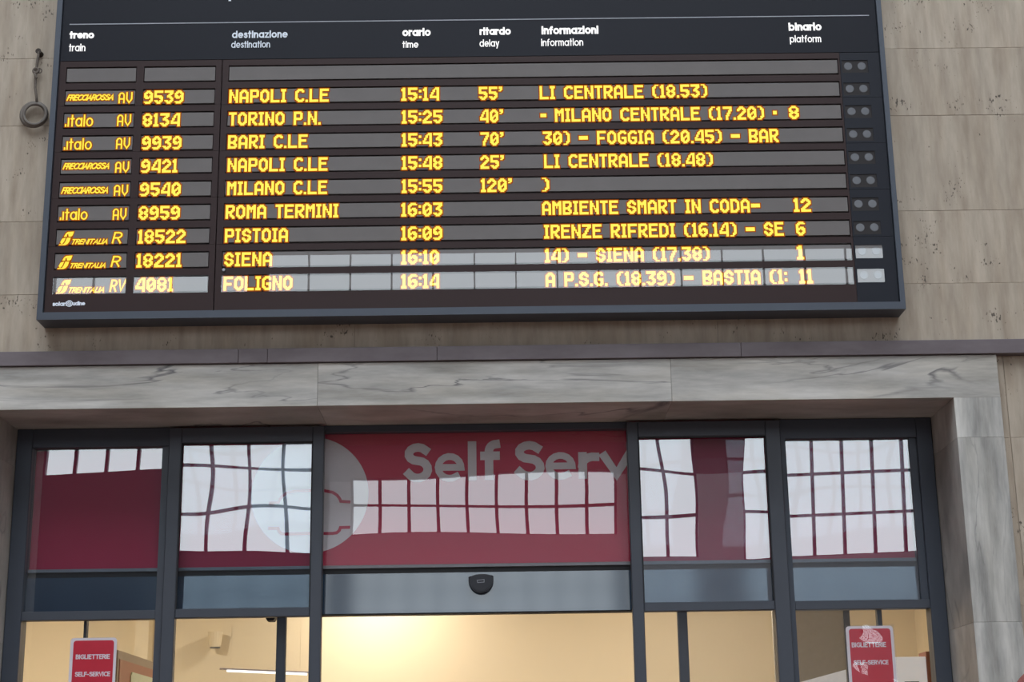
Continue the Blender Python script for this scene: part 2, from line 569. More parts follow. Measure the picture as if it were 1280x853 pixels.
O_ = arc(.35, .35, .35, .35, 0, 360, 18)
SC = arc(.30, .78, .27, .22, 35, 270, 9)[:-1] + arc(.30, .28, .30, .28, 90, -150, 10)
S = {
    'a': (.72, [O_, [(.7, 0), (.7, .7)]]), 'd': (.72, [O_, [(.7, 0), (.7, 1)]]), 'b': (.72, [O_, [(0, 0), (0, 1)]]),
    'p': (.72, [O_, [(0, -.3), (0, .7)]]), 'e': (.7, [[(.02, .35), (.7, .35)] + arc(.35, .35, .35, .35, 12, 306, 14)]),
    'o': (.7, [O_]), 'n': (.54, [[(0, 0), (0, .7)], [(0, .43)] + arc(.27, .43, .27, .27, 180, 0, 8) + [(.54, 0)]]),
    'u': (.54, [[(.54, 0), (.54, .7)], [(.54, .27)] + arc(.27, .27, .27, .27, 0, -180, 8) + [(0, .7)]]),
    'm': (.9, [[(0, 0), (0, .7)], arc(.22, .47, .23, .23, 180, 0, 8) + [(.45, 0)], arc(.67, .47, .23, .23, 180, 0, 8) + [(.9, 0)]]),
    'r': (.32, [[(0, 0), (0, .7)], arc(.28, .40, .28, .28, 180, 80, 6)]),
    'i': (.02, [[(0, 0), (0, .7)], [(0, .88), (0, 1.0)]]), 'j': (.02, [[(0, 0), (0, .7)]]),
    'l': (.02, [[(0, 0), (0, 1)]]), 't': (.34, [[(.15, 0), (.15, .98)], [(0, .68), (.34, .68)]]),
    'f': (.34, [[(.13, 0), (.13, .78)] + arc(.33, .76, .20, .22, 170, 90, 5), [(0, .62), (.32, .62)]]),
    's': (.40, [[(x * .72, y * .7) for x, y in SC]]),
    'z': (.5, [[(0, .7), (.5, .7), (0, 0), (.5, 0)]]), 'y': (.54, [[(0, .7), (.27, 0)], [(.54, .7), (.16, -.3)]]),
    'v': (.6, [[(0, .7), (.3, 0), (.6, .7)]]),
    'A': (.66, [[(0, 0), (.33, 1), (.66, 0)], [(.12, .34), (.54, .34)]]),
    'B': (.5, [[(0, 0), (0, 1), (.28, 1)] + arc(.26, .76, .22, .24, 80, -90, 6) + arc(.28, .26, .24, .26, 90, -90, 7) + [(0, 0)], [(0, .52), (.28, .52)]]),
    'C': (.62, [arc(.42, .5, .42, .5, 55, 305, 12)]), 'G': (.7, [arc(.42, .5, .42, .5, 50, 320, 12) + [(.74, .45), (.45, .45)]]),
    'E': (.45, [[(.45, 1), (0, 1), (0, 0), (.45, 0)], [(0, .52), (.4, .52)]]), 'F': (.42, [[(.45, 1), (0, 1), (0, 0)], [(0, .52), (.38, .52)]]),
    'I': (.02, [[(0, 0), (0, 1)]]), 'L': (.40, [[(0, 1), (0, 0), (.40, 0)]]), 'N': (.6, [[(0, 0), (0, 1), (.6, 0), (.6, 1)]]),
    'O': (.84, [arc(.42, .5, .42, .5, 0, 360, 18)]),
    'R': (.5, [[(0, 0), (0, 1), (.25, 1)] + arc(.25, .74, .25, .26, 80, -90, 6) + [(0, .48)], [(.25, .48), (.52, 0)]]),
    'S': (.58, [SC]), 'T': (.6, [[(.3, 0), (.3, 1)], [(0, 1), (.6, 1)]]), 'V': (.62, [[(0, 1), (.31, 0), (.62, 1)]]),
    '-': (.3, [[(0, .42), (.3, .42)]]), '.': (.02, [[(0, 0), (0, .12)]]),
    # board versions of A and V, with upright sides
    'Q': (.5, [[(0, 0), (0, .72)] + arc(.25, .72, .25, .26, 180, 0, 8) + [(.5, 0)], [(0, .38), (.5, .38)]]),
    'W': (.52, [[(0, 1), (0, .36), (.26, 0), (.52, .36), (.52, 1)]]),
    ' ': (.3, []),
}


def stroke_text(bm, text, box_, sw, y0, y1, gap=.24, shear=0.0, fitz=True):
    """letters of thick strokes fitted into box_ = (x0, x1, z0, z1); sw = stroke width in metres"""
    x0, x1, z0, z1 = box_
    L = []
    x = 0
    for c in text:
        a, pl = S[c]
        for p in pl:
            L.append([(x + px + shear * py, py) for px, py in p])
        x += a + gap
    xs = [p[0] for l in L for p in l]
    zs = [p[1] for l in L for p in l]
    mx0, mx1 = min(xs), max(xs)
    top = max(zs)
    sx = (x1 - x0 - sw) / max(1e-6, mx1 - mx0)
    sz = (z1 - z0 - sw) / top
    for i, l in enumerate(L):
        P = [(x0 + sw / 2 + (px - mx0) * sx, z0 + sw / 2 + py * sz) for px, py in l]
        ribbon(bm, P, sw, y0 - .0002 * (i % 3), y1)
    return bm


def ribbon(bm, P, sw, y0, y1):
    closed = (abs(P[0][0] - P[-1][0]) + abs(P[0][1] - P[-1][1])) < 1e-5 and len(P) > 2
    P = [Vector((a, b)) for a, b in P]
    if closed:
        P = P[:-1]
    n = len(P)
    Lf, Rt = [], []
    for i in range(n):
        a = P[(i - 1) % n] if (closed or i > 0) else None
        b = P[(i + 1) % n] if (closed or i < n - 1) else None
        d1 = (P[i] - a).normalized() if a is not None else None
        d2 = (b - P[i]).normalized() if b is not None else None
        if d1 is None:
            d1 = d2
        if d2 is None:
            d2 = d1
        n1 = Vector((-d1.y, d1.x))
        n2 = Vector((-d2.y, d2.x))
        m = n1 + n2
        if m.length < .3:
            m = n1.copy()
        m.normalize()
        k = min(1.6, 1 / max(.3, m.dot(n1)))
        e = Vector((0, 0))
        if not closed and i == 0:
            e = -d2 * sw * .5
        if not closed and i == n - 1:
            e = d1 * sw * .5
        Lf.append(P[i] + e + m * k * sw / 2)
        Rt.append(P[i] + e - m * k * sw / 2)
    rng = range(n) if closed else range(n - 1)
    for i in rng:
        j = (i + 1) % n
        q = [Lf[i], Rt[i], Rt[j], Lf[j]]
        poly(bm, [(v.x, v.y) for v in q], y0 - .00002 * i, y1)


LED = {
    1: [('9539', -1.5411, -1.3684), ('NAPOLI C.LE', -1.1695, -0.7347), ('15:14', -0.4184, -0.2523), ("55'", -0.0791, 0.0241), ('LI CENTRALE (18.53)', 0.1869, 0.921)],
    2: [('8134', -1.5413, -1.3797), ('TORINO P.N.', -1.1677, -0.7678), ('15:25', -0.4162, -0.2386), ("40'", -0.0748, 0.0262), ('-', 0.1883, 0.2145), ('MILANO CENTRALE (17.20) ~', 0.2511, 1.2198), ('8', 1.2723, 1.316)],
    3: [('9939', -1.5399, -1.3686), ('BARI C.LE', -1.1678, -0.8232), ('15:43', -0.4158, -0.2389), ("70'", -0.074, 0.0266), ('30) - FOGGIA (20.45) - BAR', 0.1968, 1.2207)],
    4: [('9421', -1.5384, -1.3816), ('NAPOLI C.LE', -1.1661, -0.7348), ('15:48', -0.4154, -0.2392), ("25'", -0.075, 0.027), ('LI CENTRALE (18.48)', 0.1999, 0.9303)],
    5: [('9540', -1.5386, -1.3635), ('MILANO C.LE', -1.1644, -0.7348), ('15:55', -0.415, -0.2395), ("120'", -0.0743, 0.06), (')', 0.1892, 0.2202)],
    6: [('8959', -1.5386, -1.3626), ('ROMA TERMINI', -1.1677, -0.6851), ('16:03', -0.4163, -0.2398), ('AMBIENTE SMART IN CODA-', 0.1871, 1.1228), ('12', 1.2672, 1.3412)],
    7: [('18522', -1.5369, -1.3344), ('PISTOIA', -1.1675, -0.8984), ('16:09', -0.4159, -0.2401), ('IRENZE RIFREDI (16.14) - SE', 0.1935, 1.2179), ('6', 1.2709, 1.3103)],
    8: [('18221', -1.5387, -1.3471), ('SIENA', -1.1657, -0.9638), ('16:10', -0.4154, -0.254), ('14) - SIENA (17.38)', 0.1948, 0.8962), ('1', 1.2678, 1.2985)],
    9: [('4081', -1.537, -1.3783), ('FOLIGNO', -1.1656, -0.875), ('16:14', -0.415, -0.2543), ('A P.S.G. (18.39) - BASTIA (1:', 0.1961, 1.2205), ('11', 1.2714, 1.3292)],
}
HEAD = [
    ('treno', -1.8826, -1.7744, 4.7941, 4.8281),
    ('train', -1.8818, -1.8097, 4.7325, 4.7683),
    ('destinazione', -1.1660, -0.9208, 4.7871, 4.8219),
    ('destination', -1.1680, -0.9972, 4.7401, 4.7728),
    ('orario', -0.4141, -0.2894, 4.7878, 4.8253),
    ('time', -0.4139, -0.3434, 4.7315, 4.7634),
    ('ritardo', -0.0731, 0.0648, 4.7889, 4.8249),
    ('delay', -0.0736, 0.0128, 4.7322, 4.7669),
    ('informazioni', 0.2009, 0.4522, 4.7886, 4.8274),
    ('information', 0.1981, 0.3835, 4.7319, 4.7666),
    ('binario', 1.2954, 1.4409, 4.7924, 4.8305),
    ('platform', 1.2974, 1.4354, 4.7356, 4.7699),
]
LOGO = {
    'frec1': (-1.8785, -1.6743, 4.4975, 4.5266),
    'frec4': (-1.8763, -1.6759, 4.1768, 4.2064),
    'frec5': (-1.8765, -1.6753, 4.0650, 4.0954),
    'av1': (-1.6520, -1.5911, 4.4822, 4.5351),
    'av2': (-1.6529, -1.5920, 4.3756, 4.4307),
    'av3': (-1.6520, -1.5913, 4.2690, 4.3222),
    'av4': (-1.6506, -1.5900, 4.1592, 4.2109),
    'av5': (-1.6503, -1.5893, 4.0529, 4.1042),
    'av6': (-1.6499, -1.5910, 3.9439, 3.9965),
    'it2': (-1.8783, -1.7564, 4.3754, 4.4317),
    'it3': (-1.8771, -1.7563, 4.2674, 4.3213),
    'it6': (-1.8752, -1.7568, 3.9457, 3.9976),
    'ti7': (-1.8159, -1.6659, 3.8354, 3.8595),
    'ti8': (-1.8165, -1.6688, 3.7289, 3.7521),
    'ti9': (-1.8169, -1.6689, 3.6197, 3.6445),
    'fs7': (-1.8718, -1.8090, 3.8325, 3.8937),
    'fs8': (-1.8722, -1.8096, 3.7261, 3.7860),
    'fs9': (-1.8714, -1.8085, 3.6180, 3.6782),
    'R7': (-1.6478, -1.6028, 3.8375, 3.8897),
    'R8': (-1.6475, -1.6042, 3.7320, 3.7820),
    'RV9': (-1.6469, -1.5753, 3.6221, 3.6763),
    'solari': (-1.8819, -1.8231, 3.5628, 3.5811),
    'disc': (-1.8241, -1.7999, 3.5575, 3.5874),
    'udine': (-1.7986, -1.7457, 3.5642, 3.5818),
}
SELF = {
    'S': (-0.4296, -0.3083, 2.8843, 3.0607),
    'e': (-0.2961, -0.1653, 2.8853, 3.0136),
    'l': (-0.1495, -0.1056, 2.8901, 3.0659),
    'f': (-0.0947, -0.0059, 2.8912, 3.0706),
    'S2': (0.0608, 0.1897, 2.8865, 3.0638),
    'e2': (0.1934, 0.3272, 2.8873, 3.0117),
    'r': (0.3402, 0.4338, 2.8910, 3.0104),
    'v': (0.4375, 0.5795, 2.8911, 3.0091),
}


# ------------------------------------------------------------------ the hall
YW = 6.63      # travertine face
YB = -20.0     # wall behind the camera

fl = part('floor', B(-16, 16, YB, 6.98, -.2, 0), 'floor', kind='structure')
wf = root('wall_front', (0, YW, 0), kind='structure', label='travertine wall of the station hall')
# core of the wall round the doorway
bm = bmesh.new()
box(bm, -16, -2.139, 6.636, 7.12, 0, 3.3)
box(bm, 1.909, 16, 6.636, 7.12, 0, 3.3)
box(bm, -16, 16, 6.636, 7.12, 3.3, ROOF)
part('wall_core', bm, 'travertine', wf)
# travertine slabs
ROWS = [3.388, 3.65, 3.983, 4.431, 4.756, 5.18, 5.62, 6.05]
XJ = [[-4.6, -3.4, -2.42, -.62, .93, 2.52, 3.7], [-4.9, -3.7, -2.55, -1.3, .2, 1.45, 2.75, 4.1], [-4.5, -3.3, -2.5, -.5, 1.0, 2.45, 3.9],
      [-4.8, -3.6, -2.6, -1.2, .4, 2.7, 4.0], [-4.6, -3.4, -2.45, -.7, .8, 2.5, 3.8], [-4.9, -3.7, -2.6, -1.2, .3, 1.5, 2.8, 4.0], [-4.6, -3.4, -2.42, -.62, .93, 2.52, 3.7]]


def slab(x0, x1, z0, z1, gap=.0006, y=YW):
    part('stone_slab', B(x0 + gap, x1 - gap, y + random.uniform(-.0006, .0006), y + .02, z0 + gap, z1 - gap, bevel=.0008), 'travertine', wf)


for i in range(len(ROWS) - 1):
    xs = [-7.3, -6.0] + XJ[i] + [5.3, 6.6]
    for a, b in zip(xs[:-1], xs[1:]):
        slab(a, b, ROWS[i], ROWS[i + 1])
for s in (1, -1):
    e = 2.1065 if s == 1 else 2.341
    for z0, z1 in ((0, .75), (.75, 1.55), (1.55, 2.269), (2.269, 2.968), (2.968, 3.3235)):
        a, b = (e, e + .030), (e + .0335, e + .95)
        for q in (a, b):
            slab(min(s * q[0], s * q[1]), max(s * q[0], s * q[1]), z0, z1, gap=.0006)
        for q in ((e + .95, e + 2.1), (e + 2.1, e + 3.3), (e + 3.3, e + 4.6)):
            slab(min(s * q[0], s * q[1]), max(s * q[0], s * q[1]), z0, z1)

tr1 = root('trim_1', (0, 6.6, 3.355), kind='structure', label='dark stone string course above the doorway')
xs = [-7.2, -5.8, -4.5, -3.2, -2.45, -1.107, -.984, -.2674, 1.02, 2.35, 3.6, 4.6, 5.9, 7.2]
for a, b in zip(xs[:-1], xs[1:]):
    part('stone_block', B(a + .0006, b - .0006, 6.588, 6.66, 3.3245, 3.3865, bevel=.0015), 'band', tr1)

tr2 = root('trim_2', (0, 6.6, 0), kind='structure', label='grey veined marble surround of the doorway')
xs = [-2.339, -.771, .72, 2.104]
for a, b in zip(xs[:-1], xs[1:]):
    part('marble_block', B(a + .0004, b - .0004, 6.6, 7.0, 3.1365, 3.3215, bevel=.0012), 'marble_h', tr2)
for a, b in ((-2.339, -2.137), (1.907, 2.104)):
    zz = [0, .72, 1.42, 2.2, 2.965, 3.1363]
    for z0, z1 in zip(zz[:-1], zz[1:]):
        part('marble_block', B(a, b, 6.6, 7.0, z0 + .0003, z1 - (.0 if z1 > 3 else .0003), bevel=.0008), 'marble_v', tr2)

# walls beside and behind the camera, roof with its glazed opening
part('wall_left', B(-16.3, -16, YB, 7.12, 0, ROOF), 'plaster', kind='structure')
part('wall_right', B(16, 16.3, YB, 7.12, 0, ROOF), 'plaster', kind='structure')


def holed(bm, x0, x1, z0, z1, y0, y1, holes):
    """wall in xz with rectangular holes (hx0,hx1,hz0,hz1), as a set of boxes"""
    xs = sorted(set([x0, x1] + [h[0] for h in holes] + [h[1] for h in holes]))
    zs = sorted(set([z0, z1] + [h[2] for h in holes] + [h[3] for h in holes]))
    xs = [v for v in xs if x0 <= v <= x1]
    zs = [v for v in zs if z0 <= v <= z1]
    for a, b in zip(xs[:-1], xs[1:]):
        run = None
        for c, d in zip(zs[:-1], zs[1:]):
            mx, mz = (a + b) / 2, (c + d) / 2
            solid = not any(h[0] < mx < h[1] and h[2] < mz < h[3] for h in holes)
            if solid:
                run = (run[0], d) if run else (c, d)
            if (not solid or d == zs[-1]) and run:
                box(bm, a, b, y0, y1, run[0], run[1])
                run = None
    return bm


# back wall windows: x0, x1, z0, z1, columns, rows
BW = [(-3.25, 2.43, 6.56, 8.06, 9, 2),
      (2.72, 4.16, 6.12, 10.72, 2, 5),
      (5.15, 9.4, 6.12, 10.72, 6, 5),
      (-7.1, -3.75, 6.38, 10.9, 4, 5),
      (-10.0, -7.3, 8.12, 11.0, 4, 3),
      (-5.0, 8.4, 11.25, 12.76, 15, 1),
      (-10.4, -5.4, 11.25, 12.3, 6, 1)]
# dark upper wall, pale painted lower wall between the side bays
SPL = 7.95
hl = [b[:4] for b in BW]
part('wall_back', holed(bmesh.new(), -16, 16, SPL, ROOF, YB - .4, YB, hl), 'hall_dark', kind='structure')
lower = holed(bmesh.new(), -16, -3.7, 0, SPL, YB - .4, YB, [h for h in hl if h[1] < -3.7 and h[2] < SPL])
part('wall_back', lower, 'hall_dark', kind='structure')
part('wall_back', holed(bmesh.new(), -3.7, 16, 0, SPL, YB - .4, YB, [(h[0], h[1], h[2], min(h[3], SPL)) for h in hl if h[0] > -3.7 and h[2] < SPL]), 'white_plaster', kind='structure')
for i, (x0, x1, z0, z1, nc, nr) in enumerate(BW):
    wr = root('window_%d' % (i + 1), ((x0 + x1) / 2, YB - .15, z0), kind='structure')
    bm = bmesh.new()
    for k in range(nc + 1):
        x = x0 + (x1 - x0) * k / nc
        t = (.035 if 0 < k < nc else .05) if z0 < 11.2 else .016
        box(bm, x - t, x + t, YB - .2, YB - .1, z0, z1)
    for k in range(nr + 1):
        z = z0 + (z1 - z0) * k / nr
        box(bm, x0, x1, YB - .19, YB - .11, z - .03, z + .03)
    part('glazing_bars', bm, 'frame_dark', wr)
bm = bmesh.new()
box(bm, -16, SKYL[0], YB, 7.12, ROOF, ROOF + .3)
box(bm, SKYL[1], 16, YB, 7.12, ROOF, ROOF + .3)
box(bm, SKYL[0], SKYL[1], YB, SKYL[2], ROOF, ROOF + .3)
box(bm, SKYL[0], SKYL[1], SKYL[3], 7.12, ROOF, ROOF + .3)
part('ceiling', bm, 'hall_dark', kind='structure')

# ------------------------------------------------------------------ ticket room behind the doorway
RX0, RX1, RY1, RZ = -3.7, 2.78, 11.0, 3.2
part('floor_inner', B(RX0, RX1, 6.98, RY1, -.2, 0), 'floor', kind='structure')
part('wall_inner_back', B(RX0 - .2, RX1 + .2, RY1, RY1 + .2, 0, RZ), 'cream', kind='structure')
part('wall_inner_left', B(RX0 - .2, RX0, 7.12, RY1, 0, RZ), 'cream', kind='structure')
part('wall_inner_right', B(RX1, RX1 + .2, 7.12, RY1, 0, RZ), 'cream', kind='structure')
part('ceiling_inner', B(RX0 - .2, RX1 + .2, 7.12, RY1 + .2, RZ, RZ + .15), 'cream', kind='structure')
part('trim_3', B(-2.45, -2.362, 10.86, 11.0, 0, RZ), 'cream', kind='structure', label='narrow pilaster on the cream wall')
for i, (x, y) in enumerate(LAMPS):
    r_ = root('ceiling_lamp', (x, y, RZ), 'round warm downlight in the ticket room ceiling, %s' % ('over the back wall left of centre', 'over the back wall right of centre', 'added near the left wall to brighten it', 'nearest the doorway')[i], 'lamp', 'ceiling lamps')
    part('lamp_ring', cyl(bmesh.new(), (x, y, RZ - .03), (x, y, RZ), .10, seg=24), 'sign_white', r_)
    part('lamp_disc', cyl(bmesh.new(), (x, y, RZ - .034), (x, y, RZ - .03), .08, seg=24), 'lampshade', r_)
    lamp('ceiling_lamp_light', (x, y, RZ - .05), (20, 26, 46, 22)[i], WARM, .2)  # third light is added to brighten the left wall

# ------------------------------------------------------------------ the glazed doorway
dr = root('door_1', (-.115, 6.98, 0), kind='structure', label='dark grey framed glazed doorway with sliding leaves')
bm = bmesh.new()
box(bm, -2.135, -2.0645, 6.975, 7.06, 0, 3.1355, bevel=.003)
part('frame_post', bm, 'frame_dark', dr)
part('frame_post', B(1.835, 1.905, 6.975, 7.06, 0, 3.1355, bevel=.003), 'frame_dark', dr)
part('frame_post', B(-1.492, -1.458, 6.975, 7.06, 0, 3.05), 'frame', dr)
part('frame_post', B(1.228, 1.2535, 6.975, 7.06, 0, 3.05), 'frame_dark', dr)
part('frame_head', B(-2.0645, -1.458, 6.975, 7.06, 3.05, 3.1355, bevel=.003), 'frame_dark', dr)
part('frame_head', B(1.228, 1.835, 6.975, 7.06, 3.046, 3.1355, bevel=.003), 'frame_dark', dr)
part('frame_head', B(-.785, .555, 6.985, 7.03, 3.105, 3.1355, bevel=.002), 'frame_dark', dr)
part('frame_stop', B(1.803, 1.835, 6.99, 7.04, 2.3345, 3.046), 'frame_dark', dr)
for a, b in ((-2.0645, -1.492), (1.2535, 1.835)):
    part('transom_bar', B(a, b, 6.975, 7.03, 2.297, 2.3355, bevel=.002), 'frame', dr)


def leaf(x0, x1, s0, s1):
    """projecting screen: stiles, head, transom bar"""
    y0, y1 = 6.945, 6.99
    part('stile', B(x0, s0, y0, y1, 0, 3.126, bevel=.003), 'frame', dr)
    part('stile', B(s1, x1, y0, y1, 0, 3.126, bevel=.003), 'frame', dr)
    part('head_rail', B(s0, s1, y0, y1, 3.058, 3.126, bevel=.003), 'frame', dr)
    part('transom_bar', B(s0, s1, y0 + .002, y1, 2.296, 2.3355, bevel=.003), 'frame', dr)
    bm = bmesh.new()
    for a, b, c, d in ((s0, s0 + .004, 2.3355, 3.058), (s1 - .004, s1, 2.3355, 3.058), (s0, s1, 3.052, 3.058)):
        box(bm, a, b, y0 + .004, y0 + .012, c, d)
    part('gasket', bm, 'gasket', dr)


leaf(-1.4585, -.778, -1.403, -.8285)
leaf(.552, 1.2285, .602, 1.1625)


def pane(x0, x1, z0, z1, y, m, tilt=0.0, yaw=0.0, twist=0.0, bowx=0.0, bowz=0.0, wav=0.0, ph=0.0, name='glass_pane', par=None):
    """sheet of glass, slightly out of true: tilt leans it, yaw turns it, twist and bow bend it (metres at the edge)"""
    bm = bmesh.new()
    n, k = 22, 22
    V = []
    for j in range(k + 1):
        row = []
        for i in range(n + 1):
            u = i / n * 2 - 1
            v = j / k * 2 - 1
            dy = tilt * v + yaw * u + twist * u * v + bowx * (u * u) + bowz * v * v
            dy += wav * (math.sin(3.1 * u + ph) * math.cos(2.3 * v + ph * 1.7) + .5 * math.sin(5.3 * v + 2 * u + ph))
            row.append(bm.verts.new((x0 + (x1 - x0) * i / n, y + dy, z0 + (z1 - z0) * j / k)))
        V.append(row)
    for j in range(k):
        for i in range(n):
            bm.faces.new((V[j][i], V[j][i + 1], V[j + 1][i + 1], V[j + 1][i]))
    return part(name, bm, m, par or dr, smooth=True)


P = {
    'lo': dict(twist=-.0004, yaw=-.0005), 'li': dict(twist=.0001, wav=.00014, ph=1.0), 'c': dict(bowz=.0005, wav=.0001),
    'ri': dict(wav=.00014, ph=2.0), 'ro': dict(twist=-.0003, bowx=.0003, bowz=.0002)}
pane(-2.0645, -1.492, 2.3355, 3.05, 7.0, 'glass', **P['lo'])
pane(-1.403, -.8285, 2.3355, 3.058, 6.965, 'glass', **P['li'])
pane(-.778, .555, 2.52, 3.105, 7.012, 'glass_c', **P['c'])
pane(.602, 1.1625, 2.3355, 3.058, 6.965, 'glass', **P['ri'])
pane(1.2535, 1.803, 2.3355, 3.046, 7.0, 'glass', **P['ro'])
pane(-1.403, -.8285, 2.3355, 3.058, 6.981, 'glass_back', tilt=-.0030, yaw=.0014, wav=.0003, ph=2.2, name='inner_pane')
pane(.602, 1.1625, 2.3355, 3.058, 6.981, 'glass_back', tilt=-.0016, yaw=.0022, twist=-.0006, wav=.0002, ph=.4, name='inner_pane')
pane(1.2535, 1.803, 2.3355, 3.046, 7.014, 'glass_back', tilt=-.0034, yaw=.0016, twist=-.0005, wav=.0002, ph=1.4, name='inner_pane')
for a, b, y in ((-2.0645, -1.492, 7.0), (-1.403, -.8285, 6.965), (.602, 1.1625, 6.965), (1.2535, 1.835, 7.0)):
    pane(a, b, .02, 2.297, y, 'glass_low', wav=.0004, ph=a)
# leaves parked behind the side screens
for a, b in ((-.979, -.939), (.752, .794)):
    part('leaf_stile', B(a, b, 7.03, 7.065, 0.02, 2.31, bevel=.002), 'frame_dark', dr)
for a, b in ((-1.809, -1.797), (1.616, 1.636)):
    part('leaf_stile', B(a, b, 7.03, 7.065, 0.02, 2.31), 'frame_dark', dr)
pane(-1.797, -.979, .02, 2.31, 7.05, 'glass_low', wav=.0003)
pane(.794, 1.616, .02, 2.31, 7.05, 'glass_low', wav=.0003)
# operator beam over the opening
bm = bmesh.new()
V = [[bm.verts.new((x, y, z)) for y, z in ((7.020, 2.312), (7.0255, 2.484), (7.078, 2.484), (7.078, 2.312))] for x in (-2.0645, 1.835)]
bm.faces.new(V[0])
bm.faces.new(V[1][::-1])
for i in range(4):
    bm.faces.new((V[0][i], V[1][i], V[1][(i + 1) % 4], V[0][(i + 1) % 4]))
part('header_beam', bm, 'header', dr)
part('header_underside', B(-2.0645, 1.835, 7.024, 7.09, 2.306, 2.3118), 'gasket', dr)
part('header_gap', B(-2.0645, 1.835, 7.033, 7.09, 2.484, 2.507), 'gasket', dr)
part('header_lip', B(-2.0645, 1.835, 7.024, 7.09, 2.507, 2.5215, bevel=.001), 'header_lip', dr)
part('bulkhead', B(-2.1, 1.87, 7.092, 7.12, 2.33, 3.3), 'cream', dr)

# ------------------------------------------------------------------ red banner behind the upper glass
bn = root('banner_sign', (-.115, 7.05, 2.522), 'long crimson banner reading Self Serv behind the upper glass', 'sign')
part('banner_panel', B(-2.0645, 1.835, 7.045, 7.06, 2.5225, 3.125), 'red', bn)
# emblem disc with a ticket outline
cx, cz, R = -.848, 2.838, .259
bm = bmesh.new()
poly(bm, [(cx + R * math.cos(2 * math.pi * i / 72), cz + R * math.sin(2 * math.pi * i / 72)) for i in range(72)], 7.042, 7.0448)
em = part('emblem_disc', bm, 'banner_white', bn, label='pale round emblem with a red ticket outline')
top = [(cx, 2.856), (-.7835, 2.8545), (-.748, 2.847), (-.728, 2.834), (-.716, 2.818), (-.711, 2.806), (-.675, 2.803)]
bot = [(-.675, 2.6905), (-.711, 2.690), (-.716, 2.677), (-.727, 2.667), (-.745, 2.6645), (cx, 2.6650)]
for pts in (top, bot):
    bm = bmesh.new()
    ribbon(bm, pts, .013, 7.0405, 7.042)
    ribbon(bm, [(2 * cx - x, z) for x, z in pts][::-1], .013, 7.0405, 7.042)
    part('ticket_outline', bm, 'red', em)
for k, b_ in SELF.items():
    bm = bmesh.new()
    sx = 7.042 / 7.03
    bb = (b_[0] * sx, b_[1] * sx, 1.6 + (b_[2] - 1.6) * sx, 1.6 + (b_[3] - 1.6) * sx)
    ch = k[0]
    fw_ = .030 if ch == 'e' else .038
    if ch == 'r':
        bb = (bb[0], bb[1], bb[2], bb[3])
    stroke_text(bm, ch, bb, fw_, 7.042, 7.0448)
    part('letter_' + ch.lower(), bm, 'banner_white', bn)

# ------------------------------------------------------------------ motion sensors
ms = root('motion_sensor', (-.096, 7.02, 2.39), 'black half-round motion sensor on the grey beam over the open doorway', 'sensor')
out = [(-.150, 2.459)] + [(-.150 + .108 * i / 10, 2.459 + .010 * math.sin(math.pi * i / 10) + .004 * i / 10) for i in range(1, 10)] + [(-.042, 2.463)]
out += [(-.096 + .055 * math.cos(a), 2.452 + .062 * math.sin(a)) for a in [-(math.pi * i / 14) for i in range(1, 14)]]
bm = bmesh.new()
poly(bm, out, 6.985, 7.0249)
bmesh.ops.bevel(bm, geom=[e for e in bm.edges if all(abs(v.co.y - 6.985) < 1e-5 for v in e.verts)], offset=.006, segments=2, affect='EDGES')
part('sensor_housing', bm, 'black_plastic', ms)
bm = bmesh.new()
ribbon(bm, [(-.112, 2.444), (-.082, 2.447), (-.082, 2.436), (-.110, 2.434), (-.112, 2.444)], .003, 6.9842, 6.9852)
part('sensor_mark', bm, 'grey_print', ms)
ms2 = root('motion_sensor', (-1.02, 7.2, 2.3), 'dark trapezoid sensor under the beam behind the left inner glass', 'sensor')
bm = bmesh.new()
poly(bm, [(-1.055, 2.345), (-.990, 2.345), (-.995, 2.318), (-1.008, 2.297), (-1.034, 2.297), (-1.047, 2.318)], 7.125, 7.19)
part('sensor_housing', bm, 'board_side', ms2)

# ------------------------------------------------------------------ notices on the glass
NX = {}


def notice(x0, x1, z1, label, tb, ts, y, tilt=0.0):
    h = (x1 - x0) * 1.42
    z0 = z1 - h
    r = root('paper_notice', ((x0 + x1) / 2, y, z0), label, 'notice')

    def rr(a, b, c, d, rad):
        pts = []
        for (px, pz, a0) in ((b - rad, d - rad, 0), (a + rad, d - rad, 90), (a + rad, c + rad, 180), (b - rad, c + rad, 270)):
            for i in range(5):
                t = math.radians(a0 + 90 * i / 4)
                pts.append((px + rad * math.cos(t), pz + rad * math.sin(t)))
        return pts
    bm = poly(bmesh.new(), rr(x0, x1, z0, z1, .014), y - .0012, y)
    part('border', bm, 'sign_white', r)
    bm = poly(bmesh.new(), rr(x0 + .013, x1 - .012, z0 + .012, z1 - .011, .012), y - .0018, y - .0012)
    part('red_field', bm, 'sign_red', r)
    for t_, b_ in (('BIGLIETTERIE', tb), ('SELF-SERVICE', ts)):
        part('lettering', stroke_text(bmesh.new(), t_, b_, .0040, y - .0023, y - .0018, gap=.26), 'sign_white', r)
    return r, z0


n1, _ = notice(-1.853, -1.655, 2.2225, 'flat red notice with white border and lettering on the left glass', (-1.8275, -1.6820, 2.133, 2.153), (-1.8265, -1.677, 2.060, 2.080), 6.997)
n2, z0 = notice(1.468, 1.671, 2.2262, 'red notice in a crumpled plastic sleeve on the right glass', (1.489, 1.636, 2.1365, 2.1575), (1.4925, 1.641, 2.063, 2.082), 6.997)
o = pane(1.460, 1.676, z0 - .004, 2.231, 6.985, 'film', wav=.0032, ph=2.4, twist=.002, bowx=.002, name='plastic_sleeve', par=n2)

